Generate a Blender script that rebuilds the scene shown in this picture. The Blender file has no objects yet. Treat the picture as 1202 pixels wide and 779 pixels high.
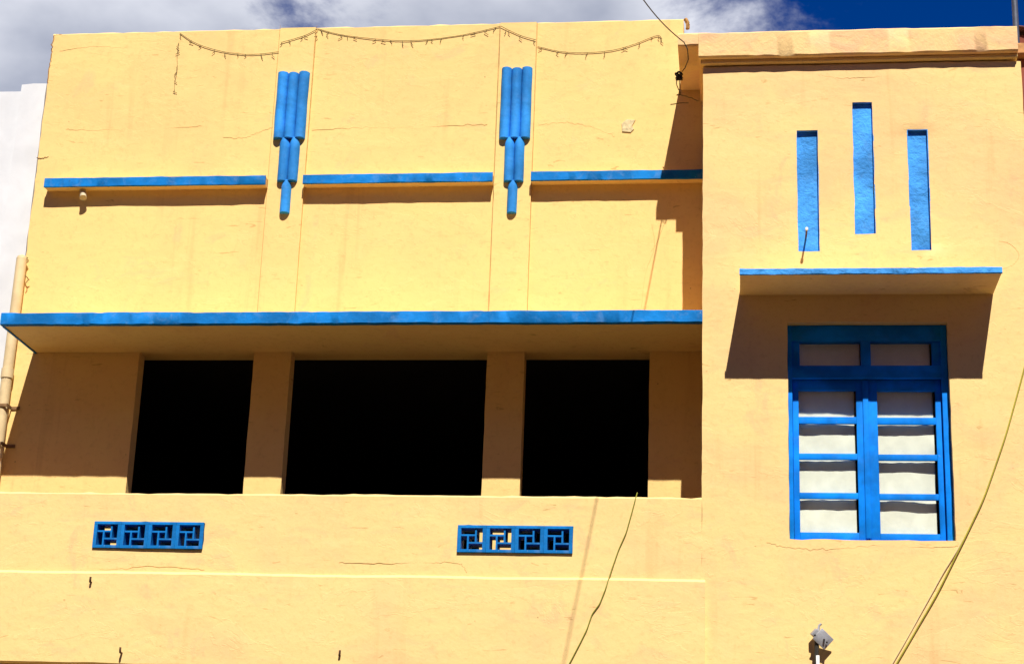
import bpy, bmesh, math, random
from mathutils import Vector, Matrix, noise
R_ = math.radians
rnd = random.Random(7)
scene = bpy.context.scene
COL = scene.collection

# ------------------------------------------------------------------ camera
# world axes (rows) seen from the lens: x right, y down, z forward
RW = ((0.99248147, -0.00289696, -0.12236073),
      (0.11728003, 0.30849748, 0.94396753),
      (0.03501334, -0.95122075, 0.30651779))
CAM = Vector((0.0, 0.0, 1.6))
FPX = 2133.0
cam_data = bpy.data.cameras.new('camera')
cam = bpy.data.objects.new('camera', cam_data)
COL.objects.link(cam)
m = Matrix.Identity(4)
for i in range(3):
    m[i][0] = RW[i][0]; m[i][1] = -RW[i][1]; m[i][2] = -RW[i][2]; m[i][3] = CAM[i]
cam.matrix_world = m
cam_data.sensor_width = 36.0
cam_data.lens = FPX / 1202.0 * 36.0
cam_data.clip_end = 3000
scene.camera = cam

# ------------------------------------------------------------------ light and sky
SUN_TO = Vector((-0.235, 1.0, -1.385)).normalized()      # the way the sunlight travels
SUN_EL = math.asin(-SUN_TO.z)
sd = bpy.data.lights.new('sun', 'SUN')
sd.energy = 5.0; sd.angle = R_(0.5); sd.color = (1.0, 0.965, 0.90)
sun = bpy.data.objects.new('sun', sd); COL.objects.link(sun)
sun.rotation_euler = SUN_TO.to_track_quat('-Z', 'Y').to_euler()
sun.location = (4, -10, 20)

world = bpy.data.worlds.new('World'); scene.world = world
world.use_nodes = True
def build_world():
    nt = world.node_tree; N = nt.nodes; L = nt.links; N.clear()
    out = N.new('ShaderNodeOutputWorld'); bg = N.new('ShaderNodeBackground')
    bg.inputs['Strength'].default_value = 0.05
    sky = N.new('ShaderNodeTexSky'); sky.sky_type = 'NISHITA'; sky.sun_disc = False
    sky.sun_elevation = SUN_EL
    sky.sun_rotation = math.atan2(-SUN_TO.x, -SUN_TO.y)
    sky.altitude = 1500; sky.air_density = 0.9; sky.dust_density = 0.15; sky.ozone_density = 4.0
    hs = N.new('ShaderNodeHueSaturation'); hs.inputs['Saturation'].default_value = 1.4
    hs.inputs['Value'].default_value = 1.0
    tn = N.new('ShaderNodeMix'); tn.data_type = 'RGBA'; tn.blend_type = 'MULTIPLY'; tn.inputs[0].default_value = 1.0
    tn.inputs[7].default_value = (0.9, 0.80, 1.12, 1)
    L.new(sky.outputs[0], tn.inputs[6]); L.new(tn.outputs[2], hs.inputs['Color'])
    tc = N.new('ShaderNodeTexCoord')
    mp = N.new('ShaderNodeMapping'); mp.inputs['Scale'].default_value = (1.0, 1.0, 1.7)
    mp.inputs['Location'].default_value = (0.35, 0.2, 0.1)
    L.new(tc.outputs['Generated'], mp.inputs['Vector'])
    nz = N.new('ShaderNodeTexNoise'); nz.inputs['Scale'].default_value = 5.5
    nz.inputs['Detail'].default_value = 12; nz.inputs['Roughness'].default_value = 0.60
    nz.inputs['Distortion'].default_value = 0.25
    L.new(mp.outputs[0], nz.inputs['Vector'])
    sep = N.new('ShaderNodeSeparateXYZ'); L.new(tc.outputs['Generated'], sep.inputs[0])
    # a cloud bank that thickens to one side of the sky
    b = N.new('ShaderNodeMapRange'); b.inputs['From Min'].default_value = 0.10
    b.inputs['From Max'].default_value = -0.10; b.inputs['To Min'].default_value = -0.22
    b.inputs['To Max'].default_value = 0.125; L.new(sep.outputs['X'], b.inputs['Value'])
    b2 = N.new('ShaderNodeMapRange'); b2.inputs['From Min'].default_value = 0.65
    b2.inputs['From Max'].default_value = -0.1; b2.inputs['To Min'].default_value = 0.0
    b2.inputs['To Max'].default_value = -0.30; L.new(sep.outputs['Y'], b2.inputs['Value'])
    bb = N.new('ShaderNodeMath'); bb.operation = 'ADD'
    L.new(b.outputs[0], bb.inputs[0]); L.new(b2.outputs[0], bb.inputs[1])
    ad = N.new('ShaderNodeMath'); ad.operation = 'ADD'
    L.new(nz.outputs['Fac'], ad.inputs[0]); L.new(bb.outputs[0], ad.inputs[1])
    den = N.new('ShaderNodeMapRange'); den.interpolation_type = 'SMOOTHSTEP'
    den.inputs['From Min'].default_value = 0.44; den.inputs['From Max'].default_value = 0.60
    L.new(ad.outputs[0], den.inputs['Value'])
    n2 = N.new('ShaderNodeTexNoise'); n2.inputs['Scale'].default_value = 5.0; n2.inputs['Detail'].default_value = 6
    L.new(mp.outputs[0], n2.inputs['Vector'])
    cr = N.new('ShaderNodeValToRGB')
    cr.color_ramp.elements[0].position = 0.36; cr.color_ramp.elements[0].color = (4.3, 4.8, 6.4, 1)
    cr.color_ramp.elements[1].position = 0.62; cr.color_ramp.elements[1].color = (12.0, 12.3, 13.4, 1)
    L.new(n2.outputs['Fac'], cr.inputs['Fac'])
    mx = N.new('ShaderNodeMix'); mx.data_type = 'RGBA'
    L.new(den.outputs[0], mx.inputs[0]); L.new(hs.outputs[0], mx.inputs[6]); L.new(cr.outputs[0], mx.inputs[7])
    L.new(mx.outputs[2], bg.inputs['Color']); L.new(bg.outputs[0], out.inputs['Surface'])
build_world()

vs = scene.view_settings
scene.display_settings.display_device = 'sRGB'
vs.view_transform = 'Standard'; vs.look = 'None'; vs.gamma = 1.0; vs.use_curve_mapping = False
vs.exposure = 0.56
scene.render.engine = 'CYCLES'

# ------------------------------------------------------------------ helpers
def U(px, py, Y):
    """photo pixel -> point on the vertical plane at depth Y"""
    d = Vector((px - 601.0, py - 389.5, FPX))
    w = Vector(tuple(sum(RW[i][k] * d[k] for k in range(3)) for i in range(3)))
    return CAM + w * (Y / w.y)

def nz(x, y=0.0, z=0.0):
    return noise.noise(Vector((x, y, z)))

def link_mesh(name, verts, faces, mat, parent=None, smooth=True, sharp=35):
    me = bpy.data.meshes.new(name)
    me.from_pydata([tuple(v) for v in verts], [], faces)
    bm = bmesh.new(); bm.from_mesh(me)
    bmesh.ops.remove_doubles(bm, verts=bm.verts, dist=1e-5)
    bmesh.ops.recalc_face_normals(bm, faces=bm.faces)
    bm.to_mesh(me); bm.free()
    if smooth:
        for p in me.polygons: p.use_smooth = True
        me.set_sharp_from_angle(angle=R_(sharp))
    return obj(name, me, mat, parent)

def obj(name, me, mat, parent=None):
    o = bpy.data.objects.new(name, me)
    if mat is not None and len(me.materials) == 0: me.materials.append(mat)
    COL.objects.link(o)
    if parent is not None:
        o.parent = parent
        o.matrix_parent_inverse = Matrix.Translation(-root_loc(parent))
    return o

def root_loc(o):
    return o.location.copy() if o.parent is None else Vector((0, 0, 0))

def thing(name, label, cat, loc=(0, 0, 0), group=None):
    o = bpy.data.objects.new(name, None); COL.objects.link(o)
    o.location = loc; o.empty_display_size = 0.2
    return tag(o, label, cat, group)

def tag(o, label, cat, group=None):
    o['label'] = label; o['category'] = cat
    if group: o['group'] = group
    return o

def structure(o):
    o['kind'] = 'structure'; return o

def part_empty(name, parent, loc=(0, 0, 0)):
    o = bpy.data.objects.new(name, None); COL.objects.link(o)
    o.empty_display_size = 0.1
    o.parent = parent
    o.matrix_parent_inverse = Matrix.Translation(-root_loc(parent))
    return o

class MB:
    def __init__(s): s.v = []; s.f = []
    def add(s, vs_, fs_):
        b = len(s.v); s.v += [Vector(v) for v in vs_]; s.f += [tuple(i + b for i in f) for f in fs_]
        return s
    def box(s, x0, x1, y0, y1, z0, z1, ch=0.0):
        if ch <= 0:
            v = [(x, y, z) for x in (x0, x1) for y in (y0, y1) for z in (z0, z1)]
            return s.add(v, [(0, 1, 3, 2), (4, 6, 7, 5), (0, 4, 5, 1), (2, 3, 7, 6), (0, 2, 6, 4), (1, 5, 7, 3)])
        bm = bmesh.new()
        bmesh.ops.create_cube(bm, size=1.0)
        for q in bm.verts:
            q.co = Vector((x0 + (q.co.x + .5) * (x1 - x0), y0 + (q.co.y + .5) * (y1 - y0), z0 + (q.co.z + .5) * (z1 - z0)))
        bmesh.ops.bevel(bm, geom=list(bm.edges), offset=ch, segments=2, affect='EDGES', profile=0.5)
        bm.verts.ensure_lookup_table()
        bm.verts.index_update()
        s.add([q.co.copy() for q in bm.verts], [tuple(q.index for q in f.verts) for f in bm.faces])
        bm.free(); return s
    def tube(s, pts, r, n=8, cap=True, r1=None):
        pts = [Vector(p) for p in pts]; k = len(pts); b = len(s.v)
        for i, p in enumerate(pts):
            t = (pts[min(i + 1, k - 1)] - pts[max(i - 1, 0)]).normalized()
            a = t.cross(Vector((0, 0, 1)))
            if a.length < 0.1: a = t.cross(Vector((0, 1, 0)))
            a.normalize(); c = t.cross(a)
            rr = r if r1 is None else r + (r1 - r) * i / max(1, k - 1)
            for j in range(n):
                th = 2 * math.pi * j / n
                s.v.append(p + a * (rr * math.cos(th)) + c * (rr * math.sin(th)))
        for i in range(k - 1):
            for j in range(n):
                s.f.append((b + i * n + j, b + i * n + (j + 1) % n, b + (i + 1) * n + (j + 1) % n, b + (i + 1) * n + j))
        if cap:
            s.f.append(tuple(b + j for j in range(n))); s.f.append(tuple(b + (k - 1) * n + j for j in range(n)))
        return s
    def build(s, name, mat, parent=None, smooth=True, sharp=35):
        return link_mesh(name, s.v, s.f, mat, parent, smooth, sharp)

def rough_bar(x0, x1, y0, y1, z0, z1, ch=0.012, amp=0.004, step=0.06, seed=0.0, freq=3.0):
    """a hand-plastered bar along x: chamfered section whose corners wander"""
    n = max(2, int((x1 - x0) / step)); mb = MB(); ring = 8
    for i in range(n + 1):
        x = x0 + (x1 - x0) * i / n
        def j(k): return amp * (nz(x * freq, k * 7.3 + seed, 1.7) + 0.7 * nz(x * freq * 4.1, k * 3.1 + seed, 8.2) + (0.9 * max(0.0, nz(x * 9.0, k * 5.0 + seed, 4.4) - 0.25) * -3.0))
        e = 0.004 * nz(seed, i) if i in (0, n) else 0
        c = max(0.002, ch * (1 + 0.6 * nz(x * 5, seed, 3.3)))
        sec = [(y0, z0 + c + j(0)), (y0 + c + j(1) * .4, z0 + j(2) * .5), (y1 - c, z0 + j(3) * .5), (y1, z0 + c),
               (y1, z1 - c), (y1 - c, z1 + j(4)), (y0 + c, z1 + j(5)), (y0 + j(6) * .4, z1 - c + j(7))]
        mb.v += [Vector((x + e, a, b)) for a, b in sec]
    for i in range(n):
        for k in range(ring):
            mb.f.append((i * ring + k, i * ring + (k + 1) % ring, (i + 1) * ring + (k + 1) % ring, (i + 1) * ring + k))
    mb.f.append(tuple(range(ring))); mb.f.append(tuple(n * ring + k for k in range(ring)))
    return mb

def wall_grid(x0, x1, z0, z1, yf, yb, holes=(), step=0.10, wav=0.004, edge=0.004, seed=0.0, extra_z=(), top_ch=0.0, flush=None):
    """an upright plastered wall with rectangular holes: wavy front, straight back, reveals"""
    def cuts(a, b, marks):
        ms = sorted(set([a, b] + [q for q in marks if a < q < b])); out = []
        for p, q in zip(ms, ms[1:]):
            k = max(1, int(round((q - p) / step)))
            out += [p + (q - p) * t / k for t in range(k)]
        return out + [b]
    if top_ch: extra_z = tuple(extra_z) + (z1 - top_ch,)
    xs = cuts(x0, x1, [h[0] for h in holes] + [h[1] for h in holes])
    zs = cuts(z0, z1, [h[2] for h in holes] + [h[3] for h in holes] + list(extra_z))
    def inside(x, z): return any(h[0] < x < h[1] and h[2] < z < h[3] for h in holes)
    nx, nzc = len(xs) - 1, len(zs) - 1
    solid = [[not inside((xs[i] + xs[i + 1]) / 2, (zs[k] + zs[k + 1]) / 2) for k in range(nzc)] for i in range(nx)]
    def S(i, k): return 0 <= i < nx and 0 <= k < nzc and solid[i][k]
    vid = {}; V = []; F = []
    def vert(i, k, side):
        key = (i, k, side)
        if key in vid: return vid[key]
        x, z = xs[i], zs[k]
        full = S(i, k) and S(i - 1, k) and S(i, k - 1) and S(i - 1, k - 1)
        y = yf if side == 0 else yb
        if side == 0:
            y += wav * (nz(x * 1.3, z * 1.3, seed) + 0.5 * nz(x * 4, z * 4, seed + 3))
            if not full and not (flush is not None and abs(x - flush) < 1e-6):
                x += edge * nz(x * 6, z * 9, seed + 1); z += edge * nz(x * 9, z * 6, seed + 2)
                y += 0.002
            if top_ch and k == nzc: y += top_ch * (1 + 0.5 * nz(x * 8, seed, 5.5)); z += top_ch * 0.9 * min(0, nz(x * 11, seed, 2.5) + 0.2)
        vid[key] = len(V); V.append((x, y, z)); return vid[key]
    for i in range(nx):
        for k in range(nzc):
            if not solid[i][k]: continue
            for sd_ in (0, 1):
                F.append(tuple(vert(a, b, sd_) for a, b in ((i, k), (i + 1, k), (i + 1, k + 1), (i, k + 1))))
            for (di, dk, e0, e1) in ((-1, 0, (i, k), (i, k + 1)), (1, 0, (i + 1, k), (i + 1, k + 1)), (0, -1, (i, k), (i + 1, k)), (0, 1, (i, k + 1), (i + 1, k + 1))):
                if not S(i + di, k + dk):
                    F.append((vert(*e0, 0), vert(*e1, 0), vert(*e1, 1), vert(*e0, 1)))
    mb = MB(); mb.v = [Vector(v) for v in V]; mb.f = F
    return mb

# ------------------------------------------------------------------ materials
MATS = {}
def material(name, build):
    mt = bpy.data.materials.new(name); mt.use_nodes = True
    nt = mt.node_tree; nt.nodes.clear()
    out = nt.nodes.new('ShaderNodeOutputMaterial')
    build(nt, nt.nodes, nt.links, out)
    MATS[name] = mt
    return mt

def coords(N, L, scale=(1, 1, 1), kind='Object'):
    tc = N.new('ShaderNodeTexCoord'); mp = N.new('ShaderNodeMapping')
    mp.inputs['Scale'].default_value = scale
    L.new(tc.outputs[kind], mp.inputs[0]); return mp.outputs[0]

def noise_n(N, L, vec, scale, detail=6, rough=0.55, dist=0.0):
    n = N.new('ShaderNodeTexNoise'); n.inputs['Scale'].default_value = scale
    n.inputs['Detail'].default_value = detail; n.inputs['Roughness'].default_value = rough
    n.inputs['Distortion'].default_value = dist
    L.new(vec, n.inputs['Vector']); return n.outputs['Fac']

def ramp(N, L, fac, stops):
    r = N.new('ShaderNodeMapRange'); r.interpolation_type = 'SMOOTHSTEP'
    r.inputs['From Min'].default_value = stops[0]; r.inputs['From Max'].default_value = stops[1]
    r.inputs['To Min'].default_value = stops[2]; r.inputs['To Max'].default_value = stops[3]
    L.new(fac, r.inputs['Value']); return r.outputs[0]

def mixc(N, L, fac, a, b):
    m_ = N.new('ShaderNodeMix'); m_.data_type = 'RGBA'
    if isinstance(fac, float): m_.inputs[0].default_value = fac
    else: L.new(fac, m_.inputs[0])
    for i, c in ((6, a), (7, b)):
        if isinstance(c, tuple): m_.inputs[i].default_value = (*c, 1)
        else: L.new(c, m_.inputs[i])
    return m_.outputs[2]

def math_n(N, L, op, a, b):
    m_ = N.new('ShaderNodeMath'); m_.operation = op
    for i, c in ((0, a), (1, b)):
        if isinstance(c, (int, float)): m_.inputs[i].default_value = c
        else: L.new(c, m_.inputs[i])
    return m_.outputs[0]

def finish(N, L, out, col, rough=0.85, height=None, bump=0.4, dist=0.01, metal=0.0, spec=0.25):
    p = N.new('ShaderNodeBsdfPrincipled')
    if isinstance(col, tuple): p.inputs['Base Color'].default_value = (*col, 1)
    else: L.new(col, p.inputs['Base Color'])
    p.inputs['Roughness'].default_value = rough; p.inputs['Metallic'].default_value = metal
    p.inputs['Specular IOR Level'].default_value = spec
    if height is not None:
        b = N.new('ShaderNodeBump'); b.inputs['Strength'].default_value = bump
        b.inputs['Distance'].default_value = dist
        L.new(height, b.inputs['Height']); L.new(b.outputs[0], p.inputs['Normal'])
    L.new(p.outputs[0], out.inputs['Surface'])
    return p

def plaster(base, warm, pale, wear, rough_relief=0.45):
    def f(nt, N, L, out):
        v = coords(N, L)
        vs_ = coords(N, L, (1.0, 1.0, 2.6))
        big = noise_n(N, L, v, 0.9, 5, 0.6, 0.4)
        mid = noise_n(N, L, vs_, 3.2, 5, 0.65, 0.6)
        fine = noise_n(N, L, v, 60, 4, 0.6)
        c = mixc(N, L, ramp(N, L, big, (0.42, 0.66, 0.0, 0.85)), base, warm)
        c = mixc(N, L, ramp(N, L, mid, (0.50, 0.74, 0.0, 0.85 * wear)), c, warm)
        c = mixc(N, L, ramp(N, L, mid, (0.46, 0.26, 0.0, 0.5)), c, pale)
        # trowel scars: short sideways dashes
        vd = coords(N, L, (5.0, 5.0, 22.0))
        dash = noise_n(N, L, vd, 1.0, 3, 0.5, 1.2)
        dm = math_n(N, L, 'MULTIPLY', ramp(N, L, dash, (0.67, 0.73, 0, 1)), ramp(N, L, mid, (0.42, 0.58, 0, 1)))
        c = mixc(N, L, math_n(N, L, 'MULTIPLY', dm, 0.6), c, (0.46, 0.27, 0.09))
        # pin holes and specks
        vo = N.new('ShaderNodeTexVoronoi'); vo.inputs['Scale'].default_value = 4.2
        vo.inputs['Randomness'].default_value = 1.0; L.new(v, vo.inputs['Vector'])
        sp = ramp(N, L, vo.outputs['Distance'], (0.012, 0.034, 1, 0))
        spm = math_n(N, L, 'MULTIPLY', sp, ramp(N, L, big, (0.46, 0.53, 0, 1)))
        c = mixc(N, L, math_n(N, L, 'MULTIPLY', spm, 0.7), c, (0.22, 0.12, 0.05))
        fl = noise_n(N, L, coords(N, L, (1.0, 1.0, 1.8)), 1.7, 6, 0.62, 0.5)
        flm = ramp(N, L, fl, (0.565, 0.578, 0, 1))
        c = mixc(N, L, math_n(N, L, 'MULTIPLY', flm, 0.22 * wear), c, pale)
        st = noise_n(N, L, coords(N, L, (9.0, 9.0, 0.5)), 1.0, 3, 0.6, 0.3)
        stm = math_n(N, L, 'MULTIPLY', ramp(N, L, st, (0.55, 0.75, 0, 1)), ramp(N, L, big, (0.40, 0.60, 0, 1)))
        c = mixc(N, L, math_n(N, L, 'MULTIPLY', stm, 0.30), c, (0.55, 0.33, 0.13))
        gr = noise_n(N, L, v, 26, 4, 0.7, 0.2)
        c = mixc(N, L, ramp(N, L, gr, (0.50, 0.72, 0, 0.26)), c, (0.55, 0.34, 0.13))
        pk = noise_n(N, L, v, 2.1, 6, 0.7, 0.9)
        c = mixc(N, L, ramp(N, L, pk, (0.57, 0.70, 0, 0.45 * wear)), c, (0.70, 0.40, 0.22))
        # relief
        lump = noise_n(N, L, coords(N, L, (1.0, 1.0, 1.5)), 4.2, 5, 0.5, 0.35)
        h = math_n(N, L, 'ADD', math_n(N, L, 'MULTIPLY', lump, 1.0), math_n(N, L, 'MULTIPLY', fine, 0.07))
        h = math_n(N, L, 'SUBTRACT', h, math_n(N, L, 'MULTIPLY', dm, 0.16))
        h = math_n(N, L, 'SUBTRACT', h, math_n(N, L, 'MULTIPLY', spm, 0.2))
        h = math_n(N, L, 'ADD', h, math_n(N, L, 'MULTIPLY', flm, 0.16))
        h = math_n(N, L, 'ADD', h, math_n(N, L, 'MULTIPLY', gr, 0.22))
        finish(N, L, out, c, 0.9, h, rough_relief, 0.03, spec=0.12)
    return f

material('plaster_yellow', plaster((0.82, 0.575, 0.215), (0.80, 0.525, 0.205), (0.84, 0.60, 0.245), 0.7, 0.16))
material('plaster_worn', plaster((0.81, 0.575, 0.235), (0.77, 0.50, 0.23), (0.83, 0.585, 0.26), 0.9, 0.20))

def cornice_mat(nt, N, L, out):
    v = coords(N, L)
    a = noise_n(N, L, v, 2.6, 7, 0.65, 0.5); b = noise_n(N, L, v, 14, 5, 0.6, 0.4); g = noise_n(N, L, v, 1.4, 4, 0.6, 0.3)
    c = mixc(N, L, ramp(N, L, a, (0.42, 0.66, 0, 1)), (0.81, 0.55, 0.24), (0.75, 0.46, 0.24))
    c = mixc(N, L, ramp(N, L, b, (0.56, 0.72, 0, 0.45)), c, (0.52, 0.36, 0.2))
    c = mixc(N, L, ramp(N, L, g, (0.60, 0.76, 0, 0.4)), c, (0.38, 0.34, 0.24))
    h = math_n(N, L, 'ADD', a, math_n(N, L, 'MULTIPLY', b, 0.5))
    finish(N, L, out, c, 0.95, h, 0.45, 0.03, spec=0.1)
material('plaster_cornice', cornice_mat)

def paint_blue(col, chip, relief, dist, scale):
    def f(nt, N, L, out):
        v = coords(N, L)
        a = noise_n(N, L, v, 3.0, 6, 0.6, 0.3); b = noise_n(N, L, v, scale, 6, 0.6, 0.3)
        dark = tuple(q * 0.66 for q in col); light = tuple(min(1, q * 1.15) for q in col)
        c = mixc(N, L, ramp(N, L, a, (0.35, 0.7, 0, 1)), dark, light)
        k = noise_n(N, L, v, 16, 5, 0.7, 0.2)
        c = mixc(N, L, ramp(N, L, k, (0.70, 0.73, 0, chip)), c, (0.55, 0.55, 0.50))
        du = noise_n(N, L, v, 9, 6, 0.7, 0.6)
        c = mixc(N, L, ramp(N, L, du, (0.50, 0.72, 0, 0.14 * chip)), c, (0.45, 0.52, 0.58))
        dk = noise_n(N, L, v, 11, 5, 0.7, 0.8)
        c = mixc(N, L, ramp(N, L, dk, (0.66, 0.72, 0, chip * 0.8)), c, (0.02, 0.07, 0.15))
        finish(N, L, out, c, 0.7, b, relief, dist, spec=0.12)
    return f
material('blue_masonry_paint', paint_blue((0.004, 0.190, 0.56), 0.8, 0.35, 0.012, 22))
material('blue_flute_paint', paint_blue((0.030, 0.255, 0.68), 0.3, 0.35, 0.01, 24))
material('blue_strip_paint', paint_blue((0.062, 0.335, 0.82), 0.4, 0.6, 0.03, 17))
material('blue_joinery_paint', paint_blue((0.001, 0.225, 0.82), 0.2, 0.15, 0.004, 40))

def simple(col, rough=0.7, var=0.25, scale=8.0, metal=0.0, bump=0.2, spec=0.3):
    def f(nt, N, L, out):
        v = coords(N, L); a = noise_n(N, L, v, scale, 5, 0.6, 0.2)
        lo = tuple(q * (1 - var) for q in col); hi = tuple(min(1, q * (1 + var)) for q in col)
        finish(N, L, out, mixc(N, L, ramp(N, L, a, (0.3, 0.7, 0, 1)), lo, hi), rough, a, bump, 0.01, metal, spec)
    return f
material('white_wall_paint', simple((0.66, 0.66, 0.66), 0.9, 0.07, 2.5))
material('red_brown_wall', simple((0.22, 0.055, 0.03), 0.9, 0.25, 5))
material('roof_tile_dark', simple((0.10, 0.035, 0.03), 0.8, 0.3, 9))
material('orange_trim', simple((0.55, 0.27, 0.10), 0.9, 0.25, 12))
material('ochre_wall', simple((0.42, 0.26, 0.08), 0.9, 0.15, 3))
material('pipe_beige', simple((0.66, 0.50, 0.27), 0.6, 0.12, 6))
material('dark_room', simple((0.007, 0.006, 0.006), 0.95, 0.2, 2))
material('balcony_floor', simple((0.10, 0.065, 0.035), 0.9, 0.2, 5))
material('cable_green', simple((0.20, 0.21, 0.025), 0.6, 0.15, 5))
material('cable_olive', simple((0.38, 0.33, 0.04), 0.6, 0.15, 5))
material('cable_black', simple((0.03, 0.026, 0.02), 0.6, 0.2, 5))
material('cable_brown', simple((0.17, 0.12, 0.03), 0.7, 0.3, 9))
material('rust', simple((0.10, 0.05, 0.025), 0.85, 0.4, 40))
material('grey_metal', simple((0.38, 0.38, 0.40), 0.5, 0.2, 20, 0.35))
material('pole_metal', simple((0.10, 0.11, 0.14), 0.5, 0.2, 10, 0.3))
material('crack_dark', simple((0.36, 0.19, 0.06), 1.0, 0.3, 30))
material('crack_faint', simple((0.62, 0.40, 0.15), 1.0, 0.15, 20))
material('patch_bare', simple((0.62, 0.50, 0.27), 0.95, 0.25, 30, bump=0.6))
material('curtain_cloth', simple((0.84, 0.83, 0.70), 0.95, 0.05, 10))
material('asphalt', simple((0.085, 0.060, 0.034), 0.95, 0.3, 6))
material('paving_stone', simple((0.10, 0.063, 0.032), 0.9, 0.2, 3))
material('kerb_stone', simple((0.40, 0.38, 0.35), 0.9, 0.15, 4))
material('earth', simple((0.20, 0.16, 0.11), 0.95, 0.3, 0.4))
material('hood_steel', simple((0.50, 0.42, 0.27), 0.6, 0.2, 14, 0.2))
material('clamp_brown', simple((0.22, 0.12, 0.05), 0.8, 0.3, 30))
material('white_tip', simple((0.75, 0.73, 0.70), 0.8, 0.1, 14))
def glass(nt, N, L, out):
    t = N.new('ShaderNodeBsdfTransparent'); t.inputs['Color'].default_value = (0.96, 0.97, 0.96, 1)
    g = N.new('ShaderNodeBsdfGlossy'); g.inputs['Roughness'].default_value = 0.05
    fr = N.new('ShaderNodeLayerWeight'); fr.inputs['Blend'].default_value = 0.5
    mx = N.new('ShaderNodeMixShader')
    pw = math_n(N, L, 'POWER', fr.outputs['Facing'], 4.0); sc_ = math_n(N, L, 'MULTIPLY_ADD', pw, 0.5); sc_.node.inputs[2].default_value = 0.03; L.new(sc_, mx.inputs[0]); L.new(t.outputs[0], mx.inputs[1]); L.new(g.outputs[0], mx.inputs[2])
    L.new(mx.outputs[0], out.inputs['Surface'])
material('window_glass', glass)
M = MATS

# ------------------------------------------------------------------ ground
def sheet(name, x0, x1, y0, y1, z, mat, n=1):
    mb = MB()
    mb.add([(x0, y0, z), (x1, y0, z), (x1, y1, z), (x0, y1, z)], [(0, 1, 2, 3)])
    return structure(mb.build(name, mat, smooth=False))
sheet('ground', -600, 600, -600, 900, -0.02, M['earth'])
sheet('road', -300, 300, 1.4, 10.4, 0.0, M['asphalt'])
pv = structure(MB().box(-60, 60, 10.62, 13.03, -0.05, 0.12, 0.0).build('pavement', M['paving_stone'], smooth=False))
kb = structure(MB().box(-60, 60, 10.42, 10.615, -0.05, 0.125, 0.0).build('kerb', M['kerb_stone'], smooth=False))
structure(MB().box(-60, 60, -1.62, 1.39, -0.05, 0.12, 0.0).build('pavement', M['paving_stone'], smooth=False))

# ------------------------------------------------------------------ the yellow building
YT = 13.00          # street face of the bay and the balcony parapet
YB = 13.75          # upper wall and pillars
XL, XR = -5.928, -0.25
house = thing('yellow_building', 'yellow plastered building with bright blue trim, balcony openings and fluted ornaments', 'building', (-1.5, 13.0, 0.12))

Z_TOP = 8.822
Z_SOF = 5.885
# upper wall over the balcony
w = wall_grid(XL, XR + 0.02, Z_SOF + 0.02, Z_TOP, YB, YB + 0.24, [(-0.43, XR + 0.03, 8.235, Z_TOP + .01)], step=0.09, wav=0.004, edge=0.010, seed=2.0, top_ch=0.012).build('upper_wall', M['plaster_yellow'], house)
# pilasters and pillars
PIL = ((-3.880, -3.573), (-1.972, -1.665))
for i, (a, b) in enumerate(PIL):
    wall_grid(a, b, 6.02, Z_TOP - 0.014, YB - 0.030, YB - 0.004, step=0.1, wav=0.002, edge=0.004, seed=5.0 + i).build('pilaster', M['plaster_yellow'], house)
FL = 3.90           # balcony floor level
for i, (a, b) in enumerate(((XL, -4.852), (-3.888, -3.582), (-1.976, -1.676), (-0.679, XR + 0.02))):
    wall_grid(a, b, FL, Z_SOF + 0.02, YB, YB + 0.14, step=0.1, wav=0.003, edge=0.004, seed=9.0 + i).build('pillar', M['plaster_yellow'], house)
# dark room behind the pillars
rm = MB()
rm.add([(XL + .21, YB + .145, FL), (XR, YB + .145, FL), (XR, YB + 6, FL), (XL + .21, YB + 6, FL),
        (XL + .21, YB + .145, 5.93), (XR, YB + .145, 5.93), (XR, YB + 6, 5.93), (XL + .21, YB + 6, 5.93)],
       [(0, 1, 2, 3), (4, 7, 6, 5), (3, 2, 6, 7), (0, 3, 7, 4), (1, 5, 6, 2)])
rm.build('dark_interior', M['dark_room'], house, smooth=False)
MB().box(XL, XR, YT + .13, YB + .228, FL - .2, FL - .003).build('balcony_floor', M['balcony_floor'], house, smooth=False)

# long canopy
cp = rough_bar(-5.729, XR, YT + 0.052, YB - 0.002, Z_SOF + 0.012, 5.985, ch=0.004, amp=0.0015, seed=1.0).build('canopy', M['plaster_yellow'], house)
rough_bar(-5.745, XR + 0.001, YT - 0.002, YT + 0.050, 5.893, 5.992, ch=0.006, amp=0.0045, step=0.03, seed=11.0, freq=2.0).build('fascia', M['blue_masonry_paint'], cp)
MB().box(-5.744, -5.730, YT + 0.051, YB, Z_SOF + 0.004, 5.984).build('fascia', M['blue_masonry_paint'], cp)

# string courses
for i, (a, b) in enumerate(((-5.800, -3.884), (-3.566, -1.976), (-1.661, XR))):
    sc = rough_bar(a + .004, b - .004, YB - 0.088, YB - 0.002, 7.329, 7.405, ch=0.004, amp=0.001, seed=20.0 + i).build('string_course', M['plaster_yellow'], house)
    rough_bar(a, b, YB - 0.106, YB - 0.089, 7.327, 7.410, ch=0.005, amp=0.0035, step=0.03, seed=30.0 + i, freq=2.5).build('fascia', M['blue_masonry_paint'], sc)

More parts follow.
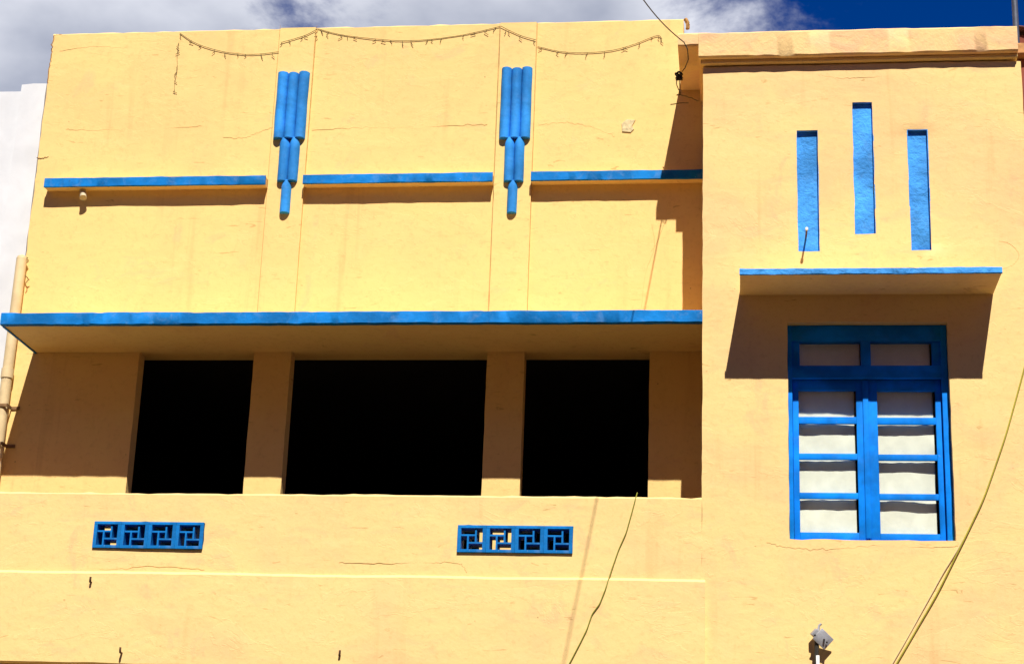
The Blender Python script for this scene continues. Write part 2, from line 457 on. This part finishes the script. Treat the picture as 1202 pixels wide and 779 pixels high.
# fluted ornaments
def flute(xc, r, z0, z1, y, taper, seed):
    mb = MB(); n = 12
    zs = [z0, z0 + 0.004]
    k = max(3, int((z1 - z0) / 0.05))
    zs += [z0 + 0.01 + (z1 - z0 - 0.01 - taper) * t / k for t in range(1, k + 1)]
    if taper > 0: zs += [z1 - taper * 0.66, z1 - taper * 0.33, z1]
    rings = []
    for z in zs:
        f = 1.0
        if z < z0 + 0.003: f = 0.90
        if taper > 0 and z > z1 - taper: f = 1 - 0.38 * ((z - (z1 - taper)) / taper) ** 1.3
        ring = []
        for j in range(n + 1):
            th = math.pi * j / n
            rr = r * f * (1 + 0.05 * nz(z * 7, j * 0.5, seed))
            ring.append(len(mb.v))
            mb.v.append(Vector((xc - rr * math.cos(th) + 0.003 * nz(z * 4, seed), y - rr * 1.15 * math.sin(th), z + 0.003 * nz(j, z, seed))))
        rings.append(ring)
    for a, b in zip(rings, rings[1:]):
        for j in range(n):
            mb.f.append((a[j], a[j + 1], b[j + 1], b[j]))
        mb.f.append((a[n], a[0], b[0], b[n]))
    mb.f.append(tuple(rings[0])); mb.f.append(tuple(rings[-1]))
    return mb
def ornament(xc, x2, x1, w3, zt, za, zb, zc, seed):
    o = part_empty('fluted_ornament', house)
    y = YB - 0.028; r = w3 / 6
    for k in (-1, 0, 1): flute(xc + k * 2 * r, r * 1.02, za, zt + 0.008 * (k % 2), y, 0, seed + k).build('flute', M['blue_flute_paint'], o, sharp=40)
    for k in (-1, 1): flute(x2 + k * r * 0.95, r * 0.97, zb, za + 0.012, y, 0.055, seed + 5 + k).build('flute', M['blue_flute_paint'], o, sharp=40)
    flute(x1, r * 0.95, zc, zb + 0.012, y, 0.06, seed + 9).build('flute', M['blue_flute_paint'], o, sharp=40)
ornament(-3.730, -3.717, -3.718, 0.272, 8.365, 7.762, 7.374, 7.090, 1.0)
ornament(-1.816, -1.812, -1.816, 0.258, 8.365, 7.730, 7.345, 7.068, 21.0)

# balcony parapet with the two rows of vent blocks
ROWS = ((-4.797, -3.948), (-2.031, -1.181))
VZ0, VZ1 = 4.128, 4.331
holes = [(a, b, VZ0, VZ1) for a, b in ROWS]
wall_grid(-7.4, XR, 3.93, 4.556, YT, YT + 0.13, holes, step=0.08, wav=0.005, edge=0.010, seed=50.0, top_ch=0.014, flush=XR).build('parapet', M['plaster_worn'], house)
lower = MB()
n = 90
for i in range(n + 1):
    x = -7.4 + (XR + 0.025 + 7.4) * i / n
    q = 0.006 * nz(x * 1.5, 3.3) + 0.004 * nz(x * 6, 1.1); q2 = 0.008 * nz(x * 2.2, 9.1) + 0.005 * nz(x * 9, 2.1)
    for (y, z) in ((YT + 0.16, 3.955), (YT - 0.004, 3.953 + q), (YT - 0.030, 3.932 + q), (YT - 0.034 + q * .4, 3.60), (YT - 0.032, 3.275 + q2), (YT - 0.02, 3.266 + q2), (YT + 0.16, 3.266)):
        lower.v.append(Vector((x, y, z)))
for i in range(n):
    for k in range(7):
        lower.f.append((i * 7 + k, i * 7 + (k + 1) % 7, (i + 1) * 7 + (k + 1) % 7, (i + 1) * 7 + k))
lower.f.append(tuple(range(7))); lower.f.append(tuple(n * 7 + k for k in range(7)))
lower.build('lower_band', M['plaster_worn'], house, sharp=25)
wall_grid(-7.4, XR, 0.1, 3.275, YT + 0.05, YT + 0.16, step=0.4, seed=44.0).build('ground_floor_wall', M['plaster_worn'], house)

def vent_mesh():
    W = (ROWS[0][1] - ROWS[0][0]) / 4 - 0.001; Hh = VZ1 - VZ0 - 0.002
    b = 0.0125; fr = 0.022; frs = 0.026
    wx = (W - 2 * frs - 2 * b) / 3; wz = (Hh - 2 * fr - 2 * b) / 3
    mb = MB(); y0, y1 = -0.016, 0.150; yi = -0.004
    mb.box(0, W, y0, y1, 0, fr, 0.002); mb.box(0, W, y0, y1, Hh - fr, Hh, 0.002)
    mb.box(0, frs, y0 + .001, y1 - .001, fr, Hh - fr); mb.box(W - frs, W, y0 + .001, y1 - .001, fr, Hh - fr)
    X = lambda t: frs + t; Zt = lambda t: Hh - fr - t
    mb.box(X(0), X(2 * wx + 2 * b), yi, y1 - .002, Zt(wz + b), Zt(wz))                 # under the top slot
    mb.box(X(2 * wx + b), X(2 * wx + 2 * b), yi - .001, y1 - .003, Zt(2 * wz + 2 * b), Zt(0))   # left of the right slot
    mb.box(X(wx), X(3 * wx + 2 * b), yi - .002, y1 - .004, Zt(2 * wz + 2 * b), Zt(2 * wz + b))  # over the bottom slot
    mb.box(X(wx), X(wx + b), yi - .003, y1 - .005, Zt(3 * wz + 2 * b), Zt(wz))         # right of the left slot
    me = bpy.data.meshes.new('vent_block')
    me.from_pydata([tuple(v) for v in mb.v], [], mb.f)
    bm = bmesh.new(); bm.from_mesh(me); bmesh.ops.recalc_face_normals(bm, faces=bm.faces); bm.to_mesh(me); bm.free()
    me.materials.append(M['blue_masonry_paint'])
    return me, W + 0.001
vm, vw = vent_mesh()
for a, b in ROWS:
    for k in range(4):
        o = obj('vent_block', vm, None, house)
        o.location = (a + k * vw + 0.0005, YT + 0.001 * nz(k, a) , VZ0 + 0.001 + 0.0015 * nz(k * 3, a))

# ------------------------------------------------------------------ bay on the right
WX0, WX1, WZ0, WZ1 = 0.378, 1.546, 4.254, 5.890
STR = ((0.467, 0.628, 6.452, 7.445), (0.893, 1.047, 6.588, 7.675), (1.305, 1.454, 6.454, 7.438))
bx1 = 2.178
hl = [(WX0, WX1, WZ0, WZ1)] + list(STR)
wall_grid(XR, bx1, 0.1, 8.0, YT, YT + 0.26, hl, step=0.075, wav=0.005, edge=0.006, seed=50.0).build('bay_wall', M['plaster_worn'], house)
# the rest of the bay's shell
sh = MB()
sh.box(XR + 0.002, XR + 0.2, YT + 0.262, YB + 4.0, 0.1, 8.0)
sh.box(bx1 - 0.2, bx1 - 0.002, YT + 0.262, YB + 4.0, 0.1, 8.0)
sh.box(XR + 0.2, bx1 - 0.2, YB + 3.8, YB + 4.0, 0.1, 8.0)
sh.build('bay_shell', M['plaster_yellow'], house, smooth=False)
MB().box(XR + .21, bx1 - .21, YT + 1.4, YT + 1.45, 4.0, 7.9).build('dark_interior', M['dark_room'], house, smooth=False)
# cornice: top slab, lower slab, thin moulding
rough_bar(-0.447, -0.286, YT - 0.078, YB - 0.004, 8.152, 8.262, ch=0.012, amp=0.005, step=0.03, seed=60.0, freq=2.5).build('cornice_slab', M['plaster_cornice'], house)
rough_bar(-0.285, 2.150, YT - 0.080, YB - 0.006, 8.046, 8.262, ch=0.012, amp=0.004, step=0.03, seed=61.0, freq=2.5).build('cornice_slab', M['plaster_cornice'], house)
rough_bar(-0.268, 2.150, YT - 0.034, YB - 0.008, 8.012, 8.047, ch=0.008, amp=0.002, step=0.04, seed=62.0).build('cornice_moulding', M['plaster_yellow'], house)
MB().box(-0.24, 2.12, YB, YB + 4.0, 8.0, 8.2).build('roof_slab', M['plaster_cornice'], house, smooth=False)
MB().box(XL + .02, XR - .2, YB + .24, YB + 6.2, 5.95, 6.1).build('roof_slab', M['plaster_cornice'], house, smooth=False)
MB().box(XL + .02, XL + .2, YB + .245, YB + 6.2, FL, 8.6).build('side_wall', M['plaster_yellow'], house, smooth=False)

# blue recessed strips
for i, (a, b, z0, z1) in enumerate(STR):
    g = wall_grid(a - .01, b + .01, z0 - .01, z1 + .01, YT + 0.032, YT + 0.10, step=0.02, wav=0.006, edge=0.0, seed=70.0 + i)
    t = 0.0025
    for (q0, q1, r0, r1) in ((a - .004, a + t, z0, z1), (b - t, b + .004, z0, z1), (a, b, z1 - t, z1 + .004), (a, b, z0 - .004, z0 + t)):
        g.box(q0, q1, YT + 0.003, YT + 0.05, r0, r1)
    g.build('recessed_strip', M['blue_strip_paint'], house)

# window hood
hood = rough_bar(0.030, 1.886, YT - 0.452, YT + 0.003, 6.104, 6.142, ch=0.004, amp=0.0015, seed=80.0).build('window_canopy', M['plaster_worn'], house)
rough_bar(0.026, 1.890, YT - 0.470, YT - 0.453, 6.100, 6.148, ch=0.005, amp=0.004, step=0.025, seed=81.0, freq=3).build('fascia', M['blue_strip_paint'], hood)

# window
win = part_empty('window', house)
YF = YT + 0.065; YS = YT + 0.105
jm = M['blue_joinery_paint']
fr = MB()
fr.box(WX0 + .002, 0.412, YF, YF + 0.09, WZ0 + .002, WZ1 - .002, 0.003)
fr.box(1.496, WX1 - .002, YF, YF + 0.09, WZ0 + .002, WZ1 - .002, 0.003)
fr.box(0.412, 1.496, YF + .001, YF + 0.089, 5.765, WZ1 - .003, 0.003)
fr.box(0.412, 1.496, YF + .002, YF + 0.088, 5.478, 5.575, 0.003)
fr.box(0.412, 1.496, YF + .012, YF + 0.086, WZ0 + .003, 4.268, 0.002)
fr.box(0.920, 0.990, YF + .004, YF + 0.085, 5.575, 5.765, 0.003)
fr.box(0.412, 0.470, YF + .02, YF + 0.08, 5.575, 5.765, 0.003)
fr.box(1.437, 1.496, YF + .02, YF + 0.08, 5.575, 5.765, 0.003)
fr.build('frame', jm, win, sharp=30)
BARS = ((5.141, 5.193), (4.870, 4.915), (4.577, 4.622))
def sash(x0, p0, p1, x1, dz, nm):
    s_ = MB()
    s_.box(x0, p0, YS, YS + 0.04, 4.270, 5.474, 0.003)
    s_.box(p1, x1, YS, YS + 0.04, 4.270, 5.474, 0.003)
    s_.box(p0, p1, YS + .001, YS + 0.039, 5.396 + dz, 5.473, 0.002)
    s_.box(p0, p1, YS + .001, YS + 0.039, 4.271, 4.328 + dz, 0.002)
    s_.build('sash', jm, win, sharp=30)
    for a, b in BARS:
        MB().box(p0, p1, YS + .004, YS + 0.028, a + dz, b + dz, 0.002).build('glazing_bar', jm, win, sharp=30)
    zz = [4.328] + [v for ab in reversed(BARS) for v in ab] + [5.396]
    for k in range(0, len(zz), 2):
        MB().box(p0 + .001, p1 - .001, YS + 0.030, YS + 0.033, zz[k] + dz - .008, zz[k + 1] + dz + .008).build('pane', M['window_glass'], win, smooth=False)
sash(0.415, 0.458, 0.878, 0.944, 0.0, 'left')
sash(0.949, 1.030, 1.450, 1.492, -0.004, 'right')
MB().box(0.925, 0.965, YS - 0.012, YS - 0.001, 4.285, 5.47, 0.004).build('meeting_bead', jm, win, sharp=30)
for a, b in ((0.471, 0.919), (0.991, 1.436)):
    MB().box(a, b, YF + .045, YF + .048, 5.576, 5.764).build('pane', M['window_glass'], win, smooth=False)
def curtain(x0, x1, z0, z1, y, seed):
    mb = MB(); nx_, nz_ = 36, 60
    for i in range(nx_ + 1):
        for k in range(nz_ + 1):
            u = i / nx_; x = x0 + (x1 - x0) * u; z = z0 + (z1 - z0) * k / nz_
            yy = y + 0.016 * (u - .5) ** 2 * 4 * nz(z * 3.1, seed) + 0.009 * nz(x * 4, z * 3.3, seed + 3) + 0.0025 * nz(x * 20, z * 9, seed + 5)
            mb.v.append(Vector((x, yy, z)))
    for i in range(nx_):
        for k in range(nz_):
            a = i * (nz_ + 1) + k
            mb.f.append((a, a + nz_ + 1, a + nz_ + 2, a + 1))
    o = mb.build('curtain', M['curtain_cloth'], win, sharp=80)
    sm = o.modifiers.new('thickness', 'SOLIDIFY'); sm.thickness = 0.002
curtain(0.43, 0.866, 4.28, 5.45, YT + 0.166, 1.0)
curtain(1.00, 1.437, 4.28, 5.45, YT + 0.168, 9.0)
curtain(0.45, 0.912, 5.56, 5.78, YT + 0.150, 4.0)
curtain(0.97, 1.424, 5.56, 5.78, YT + 0.150, 6.0)

# cracks, scars and patches in the plaster
def polyline(pts, Y, sub=10, jit=0.0, seed=0.0):
    w_ = [U(x, y, Y) for x, y in pts]; out = []
    k = len(w_)
    for i in range(k - 1):
        p0 = w_[max(i - 1, 0)]; p1 = w_[i]; p2 = w_[i + 1]; p3 = w_[min(i + 2, k - 1)]
        for t in range(sub):
            s = t / sub
            q = 0.5 * ((2 * p1) + (p2 - p0) * s + (2 * p0 - 5 * p1 + 4 * p2 - p3) * s * s + (3 * p1 - p0 - 3 * p2 + p3) * s ** 3)
            out.append(q)
    out.append(w_[-1])
    if jit:
        for i, q in enumerate(out):
            q.x += jit * nz(i * 0.9, seed); q.z += jit * 1.2 * nz(i * 0.7, seed + 4)
    return out
def crack(pts, Y, r=0.0025, mat='crack_faint', jit=0.012, seed=0.0, sub=10):
    MB().tube([q + Vector((0, 0.35 * r, 0)) for q in polyline(pts, Y, sub, jit * 1.3, seed)], r * (0.5 if mat == 'crack_faint' else 0.6), 5).build('crack', M[mat], house)
YW = YB - 0.001
crack([(78, 152), (110, 153), (150, 152), (190, 151), (237, 148)], YW, 0.0030, seed=1)
crack([(262, 161), (285, 162), (305, 155), (321, 149)], YW, 0.003, seed=2)
crack([(366, 153), (420, 150), (470, 150), (520, 148), (572, 146)], YW, 0.003, seed=3)
crack([(632, 147), (660, 144), (690, 148), (722, 160)], YW, 0.0028, seed=4)
crack([(43, 185), (48, 186), (57, 184)], YW, 0.006, 'crack_dark', 0.008, 5)
crack([(70, 60), (110, 55), (150, 57)], YW, 0.0018, seed=6)
crack([(0, 657), (40, 655), (80, 660), (120, 668), (180, 664), (240, 668)], YT - .001, 0.0022, seed=7)
crack([(398, 660), (450, 661), (500, 660), (538, 661), (548, 672)], YT - .001, 0.003, 'crack_dark', seed=8)
crack([(900, 636), (930, 642), (975, 644), (1030, 640), (1090, 642), (1125, 640)], YT - .001, 0.0018, seed=11)
crack([(960, 88), (985, 92), (1010, 91), (1040, 90)], YT - .001, 0.002, seed=13)
crack([(1172, 283), (1185, 286), (1196, 298), (1190, 310), (1176, 316)], YT - .001, 0.0022, 'crack_faint', 0.004, 14)
crack([(50, 440), (57, 455), (53, 475)], YW, 0.003, 'crack_dark', 0.004, 18)
crack([(765, 263), (768, 290), (758, 320), (753, 360)], YW, 0.0028, 'crack_faint', 0.004, 19)
crack([(779, 264), (771, 285), (764, 295)], YW, 0.0028, 'crack_faint', 0.004, 20)
crack([(63.5, 42), (61, 55), (60, 68), (57.5, 82), (56, 98)], YB + .002, 0.010, 'crack_dark', 0.012, 31, 6)
crack([(804, 22), (807, 27), (807, 34)], YB + .03, 0.03, 'crack_dark', 0.006, 32, 6)
crack([(64, 42), (68, 41), (74, 41)], YB + .004, 0.007, 'crack_dark', 0.006, 33, 6)
# joints beside the pilasters
for (x0, y0, x1, y1) in ((329, 30, 302, 366), (372, 30, 346, 366), (587, 27, 573, 366), (631, 27, 619, 366)):
    MB().tube(polyline([(x0, y0), ((x0 + x1) / 2, (y0 + y1) / 2), (x1, y1)], YB - .003, 40, 0.0015, x0), 0.0014, 5).build('joint', M['crack_dark'], house)
# bare patch where something was torn off the wall
c0 = U(737, 148, YB)
pm = MB(); pts = [(-.045, -.05), (.025, -.058), (.05, -.03), (.035, .0), (.06, .05), (-.01, .058), (-.05, .02)]
pm.v = [c0 + Vector((x, -0.008, z)) for x, z in pts] + [c0 + Vector((x * 1.1, 0.01, z * 1.1)) for x, z in pts]
pm.f = [tuple(range(7)), tuple(range(7, 14))] + [(i, (i + 1) % 7, 7 + (i + 1) % 7, 7 + i) for i in range(7)]
pm.build('plaster_patch', M['patch_bare'], house, smooth=False)

# ------------------------------------------------------------------ neighbours
wh = thing('white_building', 'white painted neighbour building with a corner pilaster beside the yellow wall', 'building', (-8.0, 13.9, 0.12))
wall_grid(-12.0, -6.215, 0.1, 8.355, 13.92, 14.2, step=0.2, wav=0.006, edge=0.008, seed=90.0).build('wall', M['white_wall_paint'], wh)
wall_grid(-6.214, -5.99, 0.1, 8.405, 13.88, 14.2, step=0.12, wav=0.004, edge=0.008, seed=91.0).build('pilaster', M['white_wall_paint'], wh)
MB().box(-12.0, -6.0, 14.21, 20, 0.1, 8.2).build('rear_block', M['white_wall_paint'], wh, smooth=False)
rb = thing('red_brown_building', 'dark red brown building with a tiled roof edge behind the yellow bay', 'building', (4.2, 14.0, 0.12))
wall_grid(2.215, 8.0, 0.1, 8.18, 13.35, 13.6, step=0.25, seed=95.0).build('wall', M['red_brown_wall'], rb)
rough_bar(2.19, 8.0, 13.28, 13.6, 8.19, 8.30, ch=0.02, amp=0.01, seed=96.0).build('cornice', M['orange_trim'], rb)
MB().box(2.215, 8.0, 13.61, 20, 0.1, 8.15).build('rear_block', M['red_brown_wall'], rb, smooth=False)
for k in range(14):
    # ridge of roof tiles
    x = 2.09 + k * 0.19
    mb = MB()
    for i in range(2):
        for j in range(9):
            th = math.pi * j / 8
            mb.v.append(Vector((x + 0.095 - 0.1 * math.cos(th), 14.2 + i * 0.6, 8.86 + 0.06 * math.sin(th) + i * 0.1)))
    mb.f = [(j, j + 1, 10 + j, 9 + j) for j in range(8)]
    o = mb.build('roof_tile', M['roof_tile_dark'], rb)
    sm = o.modifiers.new('thickness', 'SOLIDIFY'); sm.thickness = 0.015
wall_grid(2.20, 5.0, 8.1, 8.85, 14.25, 14.5, step=0.25, seed=97.0).build('wall', M['red_brown_wall'], rb)

p0 = U(1193, 40, 13.5); p1 = U(1191, -120, 13.5)
pole = thing('roof_pole', 'thin dark metal pole rising behind the cornice of the yellow bay', 'pole', (p0.x, 13.5, 8.2))
MB().tube([(p0.x, 13.5, 8.2), (p0.x, 13.5, p1.z)], 0.024, 12).build('shaft', M['pole_metal'], pole)
MB().box(p0.x - .05, p0.x + .05, 13.45, 13.55, 8.18, 8.205, 0.004).build('base_plate', M['pole_metal'], pole)

def sky_blocking_house(x0, x1, h, mat, label):  # unseen houses added opposite, sized to block sky fill and bounce warm light
    t = thing('added_street_house', label, 'house', ((x0 + x1) / 2, -1.65, 0.1))
    k = max(1, int((x1 - x0) / 2.6)); hl_ = []
    for f_ in range(int(h // 3.2)):
        for j in range(k):
            c = x0 + (x1 - x0) * (j + .5) / k
            hl_.append((c - .55, c + .55, 0.9 + f_ * 3.2, 2.5 + f_ * 3.2))
    wall_grid(x0, x1, 0.1, h, -1.65, -1.95, hl_, step=0.8, seed=x0).build('wall', mat, t)
    for (a, b, c, d) in hl_:
        MB().box(a - .02, b + .02, -1.90, -1.85, c - .02, d + .02, 0.0).build('window', M['dark_room'], t, smooth=False)
    MB().box(x0, x1, -10.0, -1.96, 0.1, h - .4).build('rear_block', mat, t, smooth=False)
    rough_bar(x0, x1, -2.0, -1.45, h + .005, h + .25, ch=0.03, amp=0.01, step=0.4, seed=x1).build('cornice', mat, t)
sky_blocking_house(-22, -9.0, 13.4, M['ochre_wall'], 'unseen tall ochre house added across the street to cut sky light')
sky_blocking_house(-8.9, 3.0, 14.6, M['orange_trim'], 'unseen tall orange house added across the street to cut sky light')
sky_blocking_house(3.1, 18.0, 13.0, M['ochre_wall'], 'unseen wide ochre house added across the street to cut sky light')

# ------------------------------------------------------------------ small fixed things
pipe = thing('drainpipe', 'beige drainpipe running down the corner beside the white building', 'pipe', (-5.92, YB - .05, 3.9))
pp = [U(25, 299, YB - .055), U(21, 362, YB - .055)]
xb = U(0, 500, YB - .055)
mb = MB(); px_ = -5.935
top = 6.735
pts = [(px_, YB - .055, 3.6), (px_, YB - .055, 5.0), (px_, YB - .055, 6.0), (px_, YB - .055, top - .03)]
mb.tube(pts, 0.044, 16)
for q in ((0.0, .044, .040), (.012, .040, .030), (.022, .030, .012)):
    mb.tube([(px_, YB - .055, top - .03 + q[0]), (px_, YB - .055, top - .03 + q[0] + .0105)], q[1], 16, r1=q[2])
mb.build('pipe', M['pipe_beige'], pipe)
for z in (5.42, 5.10):
    c = MB()
    c.box(px_ - .05, px_ + .05, YB - .108, YB - .100, z - .014, z + .014, 0.003)
    c.box(px_ + .046, px_ + .052, YB - .106, YB - .002, z - .014, z + .014)
    c.box(px_ + .05, px_ + .12, YB - .010, YB - .002, z - .014, z + .014, 0.002)
    c.build('clamp', M['clamp_brown'], pipe)
MB().tube([(px_, YB - .055, 5.66), (px_, YB - .055, 5.74)], 0.051, 14).build('coupling', M['pipe_beige'], pipe)

def cable(name, pts, mat, r, label, cat='cable', parent=None, group=None):
    o = MB().tube(pts, r, 6).build(name, mat, parent)
    if parent is None: tag(o, label, cat, group)
    return o
tf = []
for i in range(26):
    t = i / 25
    q = U(28 + 5 * math.sin(t * 9) + 3 * nz(i * .8, 2), 300 + 32 * t, YB - .03 - .02 * abs(math.sin(t * 14)))
    tf.append(q)
cable('loose_wire', tf, M['cable_brown'], 0.0045, 'tangled brown wire curled beside the top of the drainpipe', 'wire')

lp = thing('pipe_stub', 'short beige pipe stub poking out under the string course', 'pipe', tuple(U(101, 224, YB)))
a_ = U(97, 223, YB); 
MB().tube([a_ + Vector((0, .0, 0)), a_ + Vector((.02, -.03, -.035)), a_ + Vector((.040, -.070, -.095))], 0.028, 14).build('tube', M['hood_steel'], lp)
MB().tube([a_ + Vector((.0395, -.069, -.093)), a_ + Vector((.042, -.074, -.102))], 0.031, 14).build('rim', M['hood_steel'], lp)

# iron rod stuck in the blue strip
a_ = U(946, 279, YT + .03)
rod = thing('iron_rod', 'short rusty iron rod sticking out of a recessed blue strip above the window', 'rod', tuple(a_))
MB().tube([a_, a_ + Vector((0, -.17, 0.004))], 0.007, 8).build('shaft', M['rust'], rod)
MB().tube([a_ + Vector((0, -.165, 0.004)), a_ + Vector((0, -.185, 0.005))], 0.011, 8).build('tip', M['white_tip'], rod)
# hooks on the lower band
for (x, y, lab, ln) in ((107, 683, 'small rusty hook on the lower band under the vent blocks near the drainpipe', .035),
                        (143, 766, 'rusty bolt at the bottom edge of the lower band below a small hook', .055),
                        (399, 769, 'small rusty nail low on the lower band between the two rows of vent blocks', .03)):
    a_ = U(x, y, YT - .03)
    h = MB().tube([a_, a_ + Vector((0, -ln * .7, 0)), a_ + Vector((0.004, -ln, .014)), a_ + Vector((0.004, -ln, .035))], 0.008, 8).build('wall_hook', M['rust'])
    tag(h, lab, 'hook')
# grey bracket low on the bay
a_ = U(962, 752, YT)
br = thing('metal_bracket', 'grey metal bracket with tilted square plate and bent post under the blue window', 'bracket', tuple(a_))
pl = MB().box(-.058, .058, -.005, .005, -.050, .050, .003)
rotm = Matrix.Rotation(R_(42), 4, 'Y') @ Matrix.Rotation(R_(18), 4, 'Z')
pl.v = [a_ + Vector((.022, -.075, .005)) + rotm @ v for v in pl.v]
pl.build('plate', M['grey_metal'], br)
bxm = MB().box(-.040, .012, .0, .045, -.028, .028, .004)
bxm.v = [a_ + Vector((-.012, -.072, .03)) + rotm @ v for v in bxm.v]
bxm.build('housing', M['grey_metal'], br)
MB().tube([a_ + Vector((-.012, -.055, .05)), a_ + Vector((-.004, -.055, .10)), a_ + Vector((.012, -.055, .115))], 0.009, 8).build('clip', M['grey_metal'], br)
MB().tube([a_ + Vector((-.02, -.055, .01)), a_ + Vector((-.026, -.058, -.10)), a_ + Vector((-.03, -.055, -.34)), a_ + Vector((-.03, -.0, -.36))], 0.016, 8).build('post', M['cable_black'], br)
MB().box(a_.x - .030, a_.x - .006, YT - .084, YT - .074, a_.z - .34, a_.z - .11, .003).build('strap', M['white_tip'], br)
for dx, dz in ((.028, .0), (.046, -.018), (-.035, .03)):
    MB().tube([a_ + Vector((dx, -.080, dz)), a_ + Vector((dx, -.098, dz - .004))], 0.007, 8).build('bolt', M['cable_black'], br)

# ------------------------------------------------------------------ cables
def lift(pts, Ys, sub=8, soft=6):
    """cable through photo points with its own stand-off at each"""
    out = []
    for (p, q), (y0, y1) in zip(zip(pts, pts[1:]), zip(Ys, Ys[1:])):
        for t in range(sub):
            s = t / sub
            out.append(U(p[0] + (q[0] - p[0]) * s, p[1] + (q[1] - p[1]) * s, y0 + (y1 - y0) * s))
    out.append(U(*pts[-1], Ys[-1]))
    for _ in range(soft):
        out = [out[0]] + [(out[i - 1] + out[i] * 2 + out[i + 1]) / 4 for i in range(1, len(out) - 1)] + [out[-1]]
    return out
cable('cable', lift([(748, 578), (746, 585), (742, 600), (735, 625), (726, 645), (718, 668), (711, 690), (704, 708), (695, 720), (689, 738), (680, 756), (668, 779), (655, 800)],
      [YT + .08, YT - .006, YT - .008, YT - .008, YT - .008, YT - .014, YT - .042] + [YT - .042] * 6, 8, 2), M['cable_green'], 0.0040,
      'thin green cable hanging crookedly over the balcony parapet')
cable('cable', lift([(1222, 350), (1203, 430), (1181, 510), (1155, 585), (1128, 640), (1100, 697), (1052, 779), (1030, 815)],
      [YT - .016] * 8, 10), M['cable_olive'], 0.0058,
      'olive cable sweeping down the bay wall beside the blue window')
cable('cable', lift([(1131, 632), (1122, 648), (1107, 672), (1085, 712), (1060, 757), (1047, 779), (1026, 815)],
      [YT - .012] * 7, 10), M['pipe_beige'], 0.0042, 'thin pale cable leaving the olive cable on the bay wall')
# service wire from the street to the end of the upper wall, with a frayed knot
e0 = U(803, 50, YT - .09)
far = U(690, -108, 8.0)
pts = [e0 + (far - e0) * (i / 20) + Vector((0, 0, -0.10 * math.sin(math.pi * i / 20))) for i in range(21)]
drop = [U(797, 89, YT + .25), U(804, 80, YT + .2), U(808, 70, YT + .05), U(807, 58, YT - .07)]
cable('service_wire', drop + pts, M['cable_black'], 0.0042, 'thin dark service wire running from the cornice corner up across the sky', 'wire')
kn = []
for i in range(60):
    t = i / 59
    kn.append(U(797 + 4 * math.sin(i * 1.3) + 2 * nz(i * .6, 3), 84 + 10 * abs(math.sin(i * .37)), YT + .25 + .03 * nz(i * .5, 9)))
kk = thing('wire_tangle', 'frayed dark knot of wires hanging below the cornice corner', 'wires', tuple(U(797, 90, YT + .25)))
cable('knot', kn, M['cable_black'], 0.006, '', parent=kk)
for q in ([(797, 90), (794, 97), (796, 104), (799, 110), (794, 112)], [(797, 92), (798, 102), (797, 112)], [(795, 111), (808, 114), (820, 119)], [(787, 123), (800, 121), (808, 121)], [(797, 92), (792, 86)]):
    cable('loose_end', polyline(q, YT + .30, 6, .004, q[0][0]), M['cable_brown'], 0.004, '', parent=kk)

# strings of small lights along the top of the wall
def garland(pts, label, drops, Y=YB - .007, seed=1.0, mat='cable_brown', r=0.0026):
    g = thing('light_string', label, 'light string', tuple(U(pts[0][0], pts[0][1], Y)), 'strings of small lights on the upper wall')
    path = polyline(pts, Y, 14, 0.002, seed)
    cable('wire', path, M[mat], r, '', parent=g)
    rr = random.Random(seed)
    for k in range(drops):
        q = path[min(len(path) - 1, int((k + rr.uniform(0.1, 0.95)) * (len(path) - 1) / drops))]
        l = rr.uniform(.025, .055)
        MB().tube([q, q + Vector((rr.uniform(-.02, .02), -.004, -l * .55)), q + Vector((rr.uniform(-.025, .025), -.003, -l))], 0.0030, 6, r1=0.0024).build('bulb', M[mat], g)
    return g
garland([(211, 39), (228, 50), (250, 58), (275, 63), (300, 64), (328, 61)], 'sagging string of tiny lights near the plain left end of the upper wall', 9, seed=3)
garland([(330, 50), (345, 46), (360, 41), (373, 34)], 'short string of tiny lights across the pilaster above the fluted ornament near the drainpipe', 5, YB - .038, seed=4)
garland([(373, 34), (400, 41), (440, 46), (475, 48), (510, 46), (550, 40), (588, 31)], 'long sagging string of tiny lights between the two pilasters', 17, seed=5)
garland([(588, 31), (600, 37), (614, 43), (629, 47)], 'short string of tiny lights across the pilaster nearer the bay', 4, YB - .038, seed=6)
garland([(631, 55), (660, 61), (690, 62), (720, 59), (745, 52), (768, 43), (775, 43), (776, 49)], 'sagging string of tiny lights ending beside the bay cornice', 12, seed=7)
garland([(210, 50), (208, 65), (208, 82), (205, 98), (205, 110)], 'broken string of tiny lights hanging straight down the upper wall', 6, seed=8, r=0.0016)
